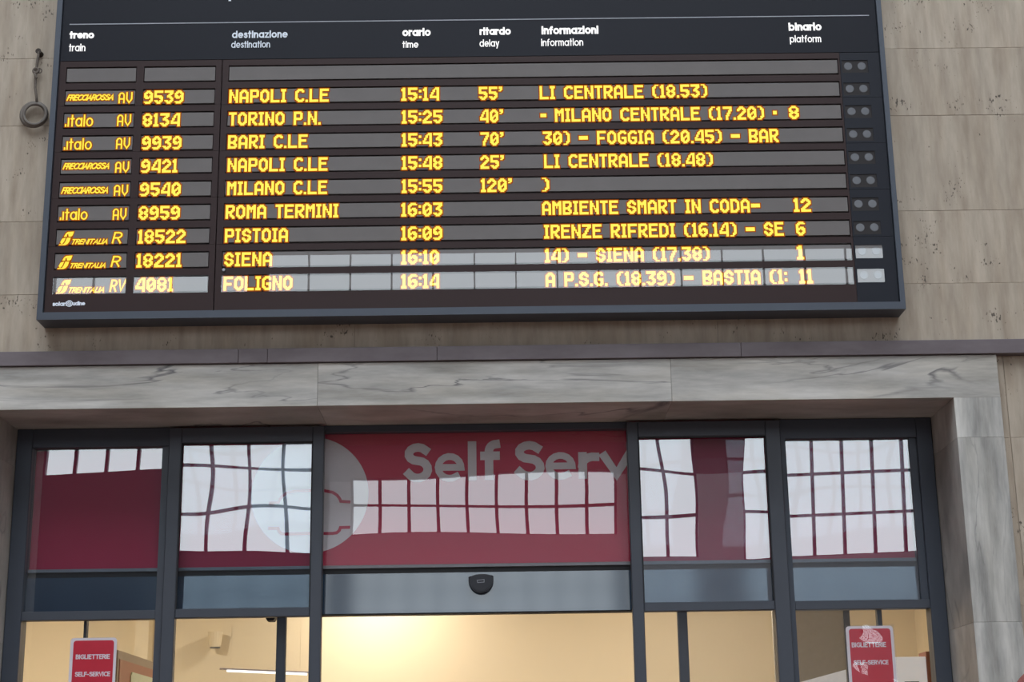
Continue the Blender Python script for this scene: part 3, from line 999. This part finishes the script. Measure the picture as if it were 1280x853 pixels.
# ------------------------------------------------------------------ inside the ticket room
km = root('ticket_machine', (-2.04, 8.85, 0), 'tall ticket machine with brown fascia and pale green plate beside the left notice', 'machine')
part('cabinet', B(-2.14, -1.945, 8.2, 9.6, 0, 2.255, bevel=.004), 'kiosk_grey', km)
part('fascia_frame', B(-1.945, -1.932, 8.2, 9.6, .9, 2.268), 'kiosk_tan', km)
part('fascia', B(-1.932, -1.927, 8.235, 9.6, .95, 2.225), 'kiosk_brown', km)
bm = bmesh.new()
poly(bm, [(8.47 + .02, 2.178), (8.47, 2.16), (8.47, 1.5), (9.5, 1.5), (9.5, 2.178)], 0, .006)
for v in bm.verts:
    v.co = Vector((-1.927 + v.co.y, v.co.x, v.co.z))
gp = part('green_plate', bm, 'kiosk_green', km)
bm = bmesh.new()
ribbon(bm, [(8.62 + .09 * (1 - math.cos(t)), 2.02 + .09 * math.sin(t)) for t in [math.pi / 2 * i / 6 for i in range(7)]], .02, 0, .002)
ribbon(bm, [(8.66 + .05 * (1 - math.cos(t)), 2.0 + .07 * math.sin(t)) for t in [math.pi / 2 * i / 6 for i in range(7)]], .014, 0, .002)
for v in bm.verts:
    v.co = Vector((-1.9205 + v.co.y, v.co.x, v.co.z))
part('plate_mark', bm, 'kiosk_mark', gp)

wl = root('added_wall_fixture', (-1.95, 10.95, 2.5), 'small cream cylinder added on the wall behind the left inner glass', 'fixture')  # plain cylinder added for a faint pale mark, purpose unknown
part('added_fixture_body', cyl(bmesh.new(), (-1.93, 10.93, 2.50), (-1.93, 10.93, 2.60), .038, .05), 'cream', wl)
part('added_fixture_rim', cyl(bmesh.new(), (-1.93, 10.93, 2.492), (-1.93, 10.93, 2.50), .034), 'kiosk_grey', wl)
part('added_bracket', B(-1.945, -1.915, 10.93, 11.0, 2.54, 2.57), 'kiosk_grey', wl)

tb = root('tube_reflection', (-1.4, 9.0, 2.22), 'slim white bar standing in for a tube reflected in the left inner glass', 'lamp')  # added glowing bar, stands in for a reflection in the glass
part('tube', cyl(bmesh.new(), (-1.52, 9, 2.212), (-1.08, 9, 2.188), .006, seg=10), 'tube', tb)  # glowing bar standing in for the tube reflection
part('added_batten', cyl(bmesh.new(), (-1.56, 9, 2.224), (-1.06, 9, 2.197), .005, seg=8), 'sign_white', tb)
for x in (-1.5, -1.12):
    part('added_wire', cyl(bmesh.new(), (x, 9, 2.20), (x, 9, RZ), .0008, seg=6), 'cream', tb)

pn = root('added_olive_zone', (1.75, 9.5, 0), 'grey olive sheet and post added behind the right glass, left of the crumpled notice', 'panel')  # added sheet and post, stand in for a darker zone of the glass
part('added_zone_sheet', B(1.57, 1.985, 9.5, 9.53, 0, 2.8), 'olive', pn)
part('added_zone_post', B(1.985, 2.02, 9.49, 9.54, 0, 2.8), 'frame_dark', pn)
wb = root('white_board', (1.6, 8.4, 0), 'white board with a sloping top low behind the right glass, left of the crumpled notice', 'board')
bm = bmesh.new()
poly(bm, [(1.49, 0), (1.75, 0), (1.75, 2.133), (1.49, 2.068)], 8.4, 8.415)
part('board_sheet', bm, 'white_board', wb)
wb2 = root('poster_cabinet', (2.1, 8.5, 0), 'white poster cabinet with brown side, right of the crumpled notice', 'cabinet')
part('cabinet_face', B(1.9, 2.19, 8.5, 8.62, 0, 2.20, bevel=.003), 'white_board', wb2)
part('cabinet_side', B(2.19, 2.24, 8.49, 8.64, 0, 2.225), 'wood', wb2)
part('poster_print', B(2.07, 2.145, 8.496, 8.5, 1.95, 2.075), 'olive', wb2)

# ------------------------------------------------------------------ ring hanging beside the board
rg = root('hanging_ring', (-2.044, 6.6, 4.41), 'grey ring hanging on a knotted cord from a wall hook, left of the board', 'ring')
k = 6.6
bm = bmesh.new()
torus(bm, (-2.044, 6.604, 4.474), .0535, .0105)
part('ring', bm, 'ring', rg)
bm = bmesh.new()
torus(bm, (-2.036, 6.592, 4.471), .049, .0065)
part('ring', bm, 'ring', rg)
bm = bmesh.new()
tube(bm, [(-2.040, 6.597, 4.772), (-2.043, 6.60, 4.745), (-2.0465, 6.603, 4.70), (-2.0475, 6.603, 4.672)], .0062)
tube(bm, [(-2.0475, 6.603, 4.672), (-2.0485, 6.603, 4.64), (-2.046, 6.60, 4.60), (-2.038, 6.598, 4.565), (-2.033, 6.596, 4.53)], .0058)
co = part('cord', bm, 'rope', rg, smooth=True)
bm = bmesh.new()
torus(bm, (-2.0475, 6.60, 4.683), .011, .006, S=16, s=8)
torus(bm, (-2.034, 6.603, 4.684), .011, .003, S=16, s=6)
tube(bm, [(-2.052, 6.598, 4.67), (-2.047, 6.595, 4.655), (-2.041, 6.597, 4.645)], .005)
part('knot', bm, 'rope', co)
bm = bmesh.new()
cyl(bm, (-2.041, 6.597, 4.775), (-2.041, 6.631, 4.775), .008, .014)
cyl(bm, (-2.041, 6.592, 4.775), (-2.041, 6.60, 4.775), .013, .011)
part('hook', bm, 'iron', rg)

# ------------------------------------------------------------------ departure board
bd = root('departure_board', (-.1165, 6.565, 3.50), 'large black departure board with amber train times on the stone wall', 'board')
BX0, BX1, BZ0, BZ1 = -1.943, 1.7105, 3.4995, 5.30
bm = bmesh.new()
box(bm, BX0, BX1, 6.5, 6.629, BZ0, 3.5318)
box(bm, BX0, BX1, 6.5, 6.629, 5.265, BZ1)
box(bm, BX0, -1.9195, 6.5, 6.629, 3.5318, 5.265)
box(bm, 1.689, BX1, 6.5, 6.629, 3.5318, 5.265)
part('casing', bm, 'casing', bd)
bm = bmesh.new()
box(bm, -1.9195, 1.689, 6.541, 6.629, 3.5318, 5.265)
part('back_plate', bm, 'slot', bd)
g_ = .0012
hp = part('header_panel', B(-1.9165, 1.6865, 6.512, 6.541, 4.6862, 5.262), 'board_head', bd)
part('header_rule', B(-1.886, 1.6557, 6.5108, 6.512, 4.8605, 4.8645), 'rule', hp)
YF = 6.512
for t, a, b, z0, z1 in HEAD:
    bm = bmesh.new()
    bold = t in ('treno', 'destinazione', 'orario', 'ritardo', 'informazioni', 'binario')
    asc = z1 - z0
    stroke_text(bm, t, (a, b, z0, z1), (.0062 if t[0] == 'd' else .0078) if bold else .0040, 6.5105, 6.512, gap=.34 if bold else .28)
    part('lettering', bm, 'white_dim' if t.startswith('destin') else 'white_lit', hp, label='white column heading reading ' + t)
bm = bmesh.new()
stroke_text(bm, 'p', (-1.187, -1.115, 4.995, 5.07), .011, 6.5105, 6.512)
part('lettering', bm, 'white_dim', hp)

def sheet(x0, x1, z0, z1, y):
    bm = bmesh.new()
    bm.faces.new([bm.verts.new(p) for p in ((x0, y, z0), (x1, y, z0), (x1, y, z1), (x0, y, z1))])
    return bm


ZB = [4.5856 - .1072 * r for r in range(10)]
COLS = [('L', -1.9165, -1.2065, 'board_rows'), ('M', -1.2025, 1.511, 'board_rows'), ('R', 1.5122, 1.6865, 'board_side')]
SEAM = [4.6848, 4.471, 4.256, 4.042, 3.8275, 3.5345]
for c, x0, x1, m in COLS:
    for k in range(5):
        zt, zb_ = SEAM[k] - g_ / 2, SEAM[k + 1] + g_ / 2
        holes = []
        for r in (2 * k, 2 * k + 1):
            if c == 'L':
                holes += [(-1.887, -1.579, ZB[r] - .006, ZB[r] + .071), (-1.547, -1.232, ZB[r] - .006, ZB[r] + .071)]
            elif c == 'M':
                holes += [(-1.176, 1.503, ZB[r] - .006, ZB[r] + .071)]
            else:
                holes += [(1.519, 1.634, ZB[r] + .002, ZB[r] + .062)]
        part('row_panel', holed(bmesh.new(), x0, x1, zb_, zt, 6.513, 6.54, holes), m, bd)

SC_ = 6.514 / 6.512
zz = lambda z: 1.6 + (z - 1.6) * SC_
for r in range(10):
    strips = {}
    for nm, x0, x1 in (('logo', -1.887, -1.579), ('num', -1.547, -1.232), ('long', -1.176, 1.503)):
        st = part('display_strip', B(x0 + .003, x1 - .003, 6.5150, 6.541, zz(ZB[r] + .001), zz(ZB[r] + .064)), 'display', bd)
        part('cover_glass', sheet(x0, x1, ZB[r] - .006, ZB[r] + .071, 6.5133), 'board_glass', st)
        strips[nm] = st
    ls = part('lamp_strip', B(1.519, 1.634, 6.5155, 6.541, zz(ZB[r]), zz(ZB[r] + .062)), 'slot' if r < 8 else 'display', bd)  # paler strip in the last rows puts reflected window light into the colour
    for x in (1.5465, 1.6065):
        bm = bmesh.new()
        cyl(bm, (x * SC_, 6.5155, zz(ZB[r] + .033)), (x * SC_, 6.5140, zz(ZB[r] + .033)), .0185, .0165, seg=20)
        part('indicator_lamp', bm, 'lamp_lens', ls)
    part('cover_glass', sheet(1.519, 1.634, ZB[r] + .002, ZB[r] + .062, 6.5133), 'board_glass', ls)
    if r == 0:
        continue
    for i, (t, a, b) in enumerate(LED[r]):
        par = strips['num'] if i == 0 else strips['long']
        h = .0625
        if t == '-' and b - a < .03:
            b_ = a + .0372
        wds = t.split(' ')
        full = sum(len(G[c][0]) + 1 for c in t) - 1
        if len(wds) > 1:
            pit = (b - a) / full
            off = 0
            pieces = []
            for w_ in wds:
                wl_ = sum(len(G[c][0]) + 1 for c in w_) - 1
                pieces.append((w_, a + off * pit, a + (off + wl_) * pit))
                off += wl_ + 1 + len(G[' '][0]) + 1
        else:
            pieces = [(t, a, b)]
        for t, a, b in pieces:
          o = part('led_text', led_mesh(t, a * SC_, b * SC_, zz(ZB[r]), h, 6.5140, d=.0004), 'led', par, label='amber lettering reading ' + t.replace('~', '-'))
          part('led_halo', led_mesh(t, a * SC_, b * SC_, zz(ZB[r]), h, 6.5146, grow=.0044, d=.0002), 'led_glow', par)

    def logo(key, text, sw, gap=.24, shear=0.0, mt='led_logo'):
        q = LOGO[key]
        q = (q[0] * SC_, q[1] * SC_, zz(q[2]), zz(q[3]))
        bm = stroke_text(bmesh.new(), text, q, sw, 6.5140, 6.5144, gap=gap, shear=shear)
        part('led_text', bm, mt, strips['logo'], label='amber lettering reading ' + text.replace('Q', 'A').replace('W', 'V'))
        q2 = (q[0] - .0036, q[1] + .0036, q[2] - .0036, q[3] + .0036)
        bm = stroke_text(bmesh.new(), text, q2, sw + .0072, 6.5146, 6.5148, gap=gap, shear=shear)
        part('led_halo', bm, 'led_glow', strips['logo'])
    if 'frec%d' % r in LOGO:
        logo('frec%d' % r, 'FRECCIAROSSA', .0058, gap=.16, shear=.35)
    if 'av%d' % r in LOGO:
        logo('av%d' % r, 'QW', .0068, gap=.30)
    if 'it%d' % r in LOGO:
        logo('it%d' % r, '.jtalo', .0068, gap=.30)
    if 'ti%d' % r in LOGO:
        logo('ti%d' % r, 'TRENITALIA', .0048, gap=.22, shear=.35)
    if 'R%d' % r in LOGO:
        logo('R%d' % r, 'R', .0075, shear=.15)
    if 'RV%d' % r in LOGO:
        logo('RV%d' % r, 'RV', .0075, shear=.15)
    if 'fs%d' % r in LOGO:
        q = LOGO['fs%d' % r]
        q = (q[0] * SC_, q[1] * SC_, zz(q[2]), zz(q[3]))
        W_, H_ = q[1] - q[0], q[3] - q[2]
        f = lambda pts: [(q[0] + u * W_, q[2] + v * H_) for u, v in pts]
        bm = bmesh.new()
        # slanted twin-stroke emblem: two bars and a curved flag, cut by thin dark gaps
        poly(bm, f([(.30, .62), (.42, .86), (.55, .97), (.98, 1.0), (.90, .72), (.80, .62), (.62, .62), (.60, .80), (.52, .80), (.50, .62)]), 6.5140, 6.5144)
        poly(bm, f([(.08, .22), (.20, .48), (.44, .55), (.36, .30), (.24, .10), (.14, .10)]), 6.5140, 6.5144)
        poly(bm, f([(.0, .0), (.02, .07), (.30, .07), (.42, .25), (.52, .55), (.78, .55), (.70, .25), (.58, .08), (.42, .0)]), 6.5140, 6.5144)
        part('led_emblem', bm, 'led_logo', strips['logo'])
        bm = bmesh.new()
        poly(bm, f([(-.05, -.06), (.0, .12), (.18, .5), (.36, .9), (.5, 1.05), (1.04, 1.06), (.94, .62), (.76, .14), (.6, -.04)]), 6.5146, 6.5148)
        part('led_halo', bm, 'led_glow', strips['logo'])

# maker's mark, screws
mk = part('maker_mark', stroke_text(bmesh.new(), 'solari', LOGO['solari'], .0042, 6.5115, 6.513, gap=.28), 'white_dim', bd, label='small white maker lettering')
part('maker_mark', stroke_text(bmesh.new(), 'udine', LOGO['udine'], .0042, 6.5115, 6.513, gap=.28), 'white_dim', bd)
bm = bmesh.new()
for rr_ in (.0125, .0065):
    ribbon(bm, [(-1.812 + rr_ * math.cos(2 * math.pi * i / 20), 3.5727 + rr_ * math.sin(2 * math.pi * i / 20)) for i in range(21)], .0035, 6.5115, 6.513)
cyl(bm, (-1.812, 6.5115, 3.5727), (-1.812, 6.513, 3.5727), .0025, seg=10)
part('maker_mark', bm, 'white_dim', bd)
sc_ = part('screw', cyl(bmesh.new(), (-1.1665, 6.505, 3.712), (-1.1665, 6.513, 3.712), .0062, seg=16), 'rule', bd, label='bright round screw')
part('washer', cyl(bmesh.new(), (-1.1665, 6.511, 3.712), (-1.1665, 6.5128, 3.712), .0105, seg=20), 'gasket', sc_)

# ------------------------------------------------------------------ passer-by, only the cap reaches into view
px, py = 1.016, 3.0
pr = root('person', (px, py, 0), 'person in a russet knitted cap at the bottom right corner', 'person')


def skin_setup(name, joints, edges, m, lvl=2, parent=None):
    me = bpy.data.meshes.new(name)
    bm = bmesh.new()
    lay = bm.verts.layers.skin.verify()
    vs = []
    for i, j in enumerate(joints):
        v = bm.verts.new(j[0])
        v[lay].radius = j[1] if isinstance(j[1], tuple) else (j[1], j[1])
        v[lay].use_root = (i == 0)
        vs.append(v)
    for a, b in edges:
        bm.edges.new((vs[a], vs[b]))
    bm.to_mesh(me)
    bm.free()
    o = bpy.data.objects.new(name, me)
    COL.objects.link(o)
    o.modifiers.new('skin', 'SKIN')
    su = o.modifiers.new('sub', 'SUBSURF')
    su.levels = lvl
    dg = bpy.context.evaluated_depsgraph_get()
    m2 = bpy.data.meshes.new_from_object(o.evaluated_get(dg))
    bpy.data.objects.remove(o)
    bm = bmesh.new()
    bm.from_mesh(m2)
    return part(name, bm, m, parent, smooth=True)


def J(x, y, z, r):
    return ((px + x, py + y, z), r)


body_j = [J(0, 0, .95, (.15, .11)), J(0, .01, 1.15, (.135, .10)), J(0, .01, 1.36, (.165, .11)), J(0, 0, 1.47, (.07, .06)), J(0, .01, 1.54, .052), J(0, .02, 1.60, (.066, .075)), J(0, .01, 1.69, (.072, .085)),
          J(.19, .0, 1.41, .058), J(.25, .0, 1.14, .042), J(.26, .06, .90, .032), J(-.19, 0, 1.41, .058), J(-.25, 0, 1.14, .042), J(-.26, .06, .90, .032),
          J(.09, 0, .86, .09), J(.10, .01, .48, .06), J(.10, -.01, .09, .045), J(-.09, 0, .86, .09), J(-.10, .01, .48, .06), J(-.10, -.01, .09, .045)]
body_e = [(0, 1), (1, 2), (2, 3), (3, 4), (4, 5), (5, 6), (2, 7), (7, 8), (8, 9), (2, 10), (10, 11), (11, 12), (0, 13), (13, 14), (14, 15), (0, 16), (16, 17), (17, 18)]
bo = skin_setup('body', body_j, body_e, 'skin', parent=pr)


def loft(bm, rings, seg=20):
    """rings: (x, y, z, rx, ry) ellipses stacked along a limb or a torso"""
    R_ = [[bm.verts.new((x + rx * math.cos(2 * math.pi * k / seg), y + ry * math.sin(2 * math.pi * k / seg), z)) for k in range(seg)] for x, y, z, rx, ry in rings]
    for a, b in zip(R_[:-1], R_[1:]):
        for k in range(seg):
            bm.faces.new((a[k], a[(k + 1) % seg], b[(k + 1) % seg], b[k]))
    bm.faces.new(R_[0][::-1])
    bm.faces.new(R_[-1])
    return bm


part('coat', loft(bmesh.new(), [(px, py, .74, .205, .155), (px, py, .86, .198, .15), (px, py, 1.02, .178, .138), (px, py, 1.16, .178, .138), (px, py, 1.30, .200, .145),
     (px, py, 1.40, .205, .138), (px, py, 1.445, .175, .120), (px, py, 1.475, .110, .095), (px, py, 1.50, .085, .08), (px, py + .005, 1.535, .078, .078)]), 'jacket', pr, smooth=True)
for s_ in (-1, 1):
    part('sleeve', loft(bmesh.new(), [(px + s_ * .262, py + .06, .90, .044, .046), (px + s_ * .262, py + .04, 1.0, .050, .052), (px + s_ * .252, py + .01, 1.14, .056, .060), (px + s_ * .228, py, 1.28, .064, .070),
         (px + s_ * .195, py, 1.39, .068, .078), (px + s_ * .165, py, 1.44, .055, .070), (px + s_ * .13, py, 1.455, .03, .05)]), 'jacket', pr, smooth=True)
    part('trouser_leg', loft(bmesh.new(), [(px + s_ * .10, py - .015, .075, .062, .070), (px + s_ * .10, py - .01, .25, .066, .072), (px + s_ * .10, py + .008, .48, .076, .082), (px + s_ * .095, py + .005, .70, .094, .102),
         (px + s_ * .088, py, .88, .102, .118)]), 'trousers', pr, smooth=True)
for s in (-1, 1):
    skin_setup('shoe', [((px + s * .10, py - .04, .05), (.045, .045)), ((px + s * .10, py + .06, .045), (.045, .04)), ((px + s * .11, py + .17, .035), (.042, .03))], [(0, 1), (1, 2)], 'shoe', parent=pr)
    hx, hy, hz = px + s * .26, py + .06, .90
    hj = [((hx, hy, hz), (.02, .028)), ((hx, hy + .015, hz - .06), (.016, .036)), ((hx, hy + .02, hz - .09), (.014, .038))]
    he = [(0, 1), (1, 2)]
    skin_setup('hand', hj, he, 'skin', parent=pr)
    for k, (dy, ln) in enumerate(((.040, .062), (.020, .072), (.0, .068), (-.018, .052))):
        skin_setup('finger', [((hx, hy + dy, hz - .085), .0095), ((hx - s * .004, hy + dy, hz - .085 - ln * .55), .0085), ((hx - s * .014, hy + dy, hz - .085 - ln), .007)], [(0, 1), (1, 2)], 'skin', parent=pr, lvl=1)
    skin_setup('thumb', [((hx, hy + .03, hz - .035), .011), ((hx - s * .012, hy + .06, hz - .065), .010), ((hx - s * .016, hy + .068, hz - .095), .008)], [(0, 1), (1, 2)], 'skin', parent=pr, lvl=1)
# face: nose, ears, eyes, mouth (looking at the board)
bm = bmesh.new()
bmesh.ops.create_icosphere(bm, subdivisions=3, radius=1)
for v in bm.verts:
    v.co = Vector((px + v.co.x * .078, py + .015 + v.co.y * .098, 1.655 + v.co.z * .118))
part('head', bm, 'skin', pr, smooth=True)
bm = bmesh.new()
tube(bm, [(px, py + .108, 1.675), (px, py + .122, 1.645), (px, py + .112, 1.632)], [.008, .013, .010])
part('nose', bm, 'skin', pr, smooth=True)
for s in (-1, 1):
    bm = bmesh.new()
    bmesh.ops.create_icosphere(bm, subdivisions=2, radius=1)
    for v in bm.verts:
        v.co = Vector((px + s * .03 + v.co.x * .012, py + .098 + v.co.y * .010, 1.665 + v.co.z * .008))
    part('eye', bm, 'sign_white', pr, smooth=True)
    bm = bmesh.new()
    bmesh.ops.create_icosphere(bm, subdivisions=2, radius=1)
    for v in bm.verts:
        v.co = Vector((px + s * .080 + v.co.x * .008, py + .01 + v.co.y * .018, 1.65 + v.co.z * .03))
    part('ear', bm, 'skin', pr, smooth=True)
part('mouth', tube(bmesh.new(), [(px - .022, py + .098, 1.604), (px, py + .106, 1.603), (px + .022, py + .098, 1.604)], [.003, .005, .003]), 'sign_red', pr)
bm = bmesh.new()
bmesh.ops.create_uvsphere(bm, u_segments=32, v_segments=20, radius=1)
for v in list(bm.verts):
    if v.co.z < -.25:
        v.co.z = -.25
    v.co = Vector((px + v.co.x * .096, py + .008 + v.co.y * .115, 1.696 + v.co.z * .108))
cp = part('knitted_cap', bm, 'cap', pr, smooth=True)
bm = bmesh.new()
V = []
for i in range(32):
    a = 2 * math.pi * i / 32
    V.append([bm.verts.new((px + rr_ * .098 * math.cos(a), py + .008 + rr_ * .117 * math.sin(a), z)) for rr_, z in ((1.0, 1.672), (1.05, 1.68), (1.05, 1.715), (.99, 1.722))])
for i in range(32):
    for k in range(3):
        bm.faces.new((V[i][k], V[(i + 1) % 32][k], V[(i + 1) % 32][k + 1], V[i][k + 1]))
part('cap_fold', bm, 'cap', cp, smooth=True)
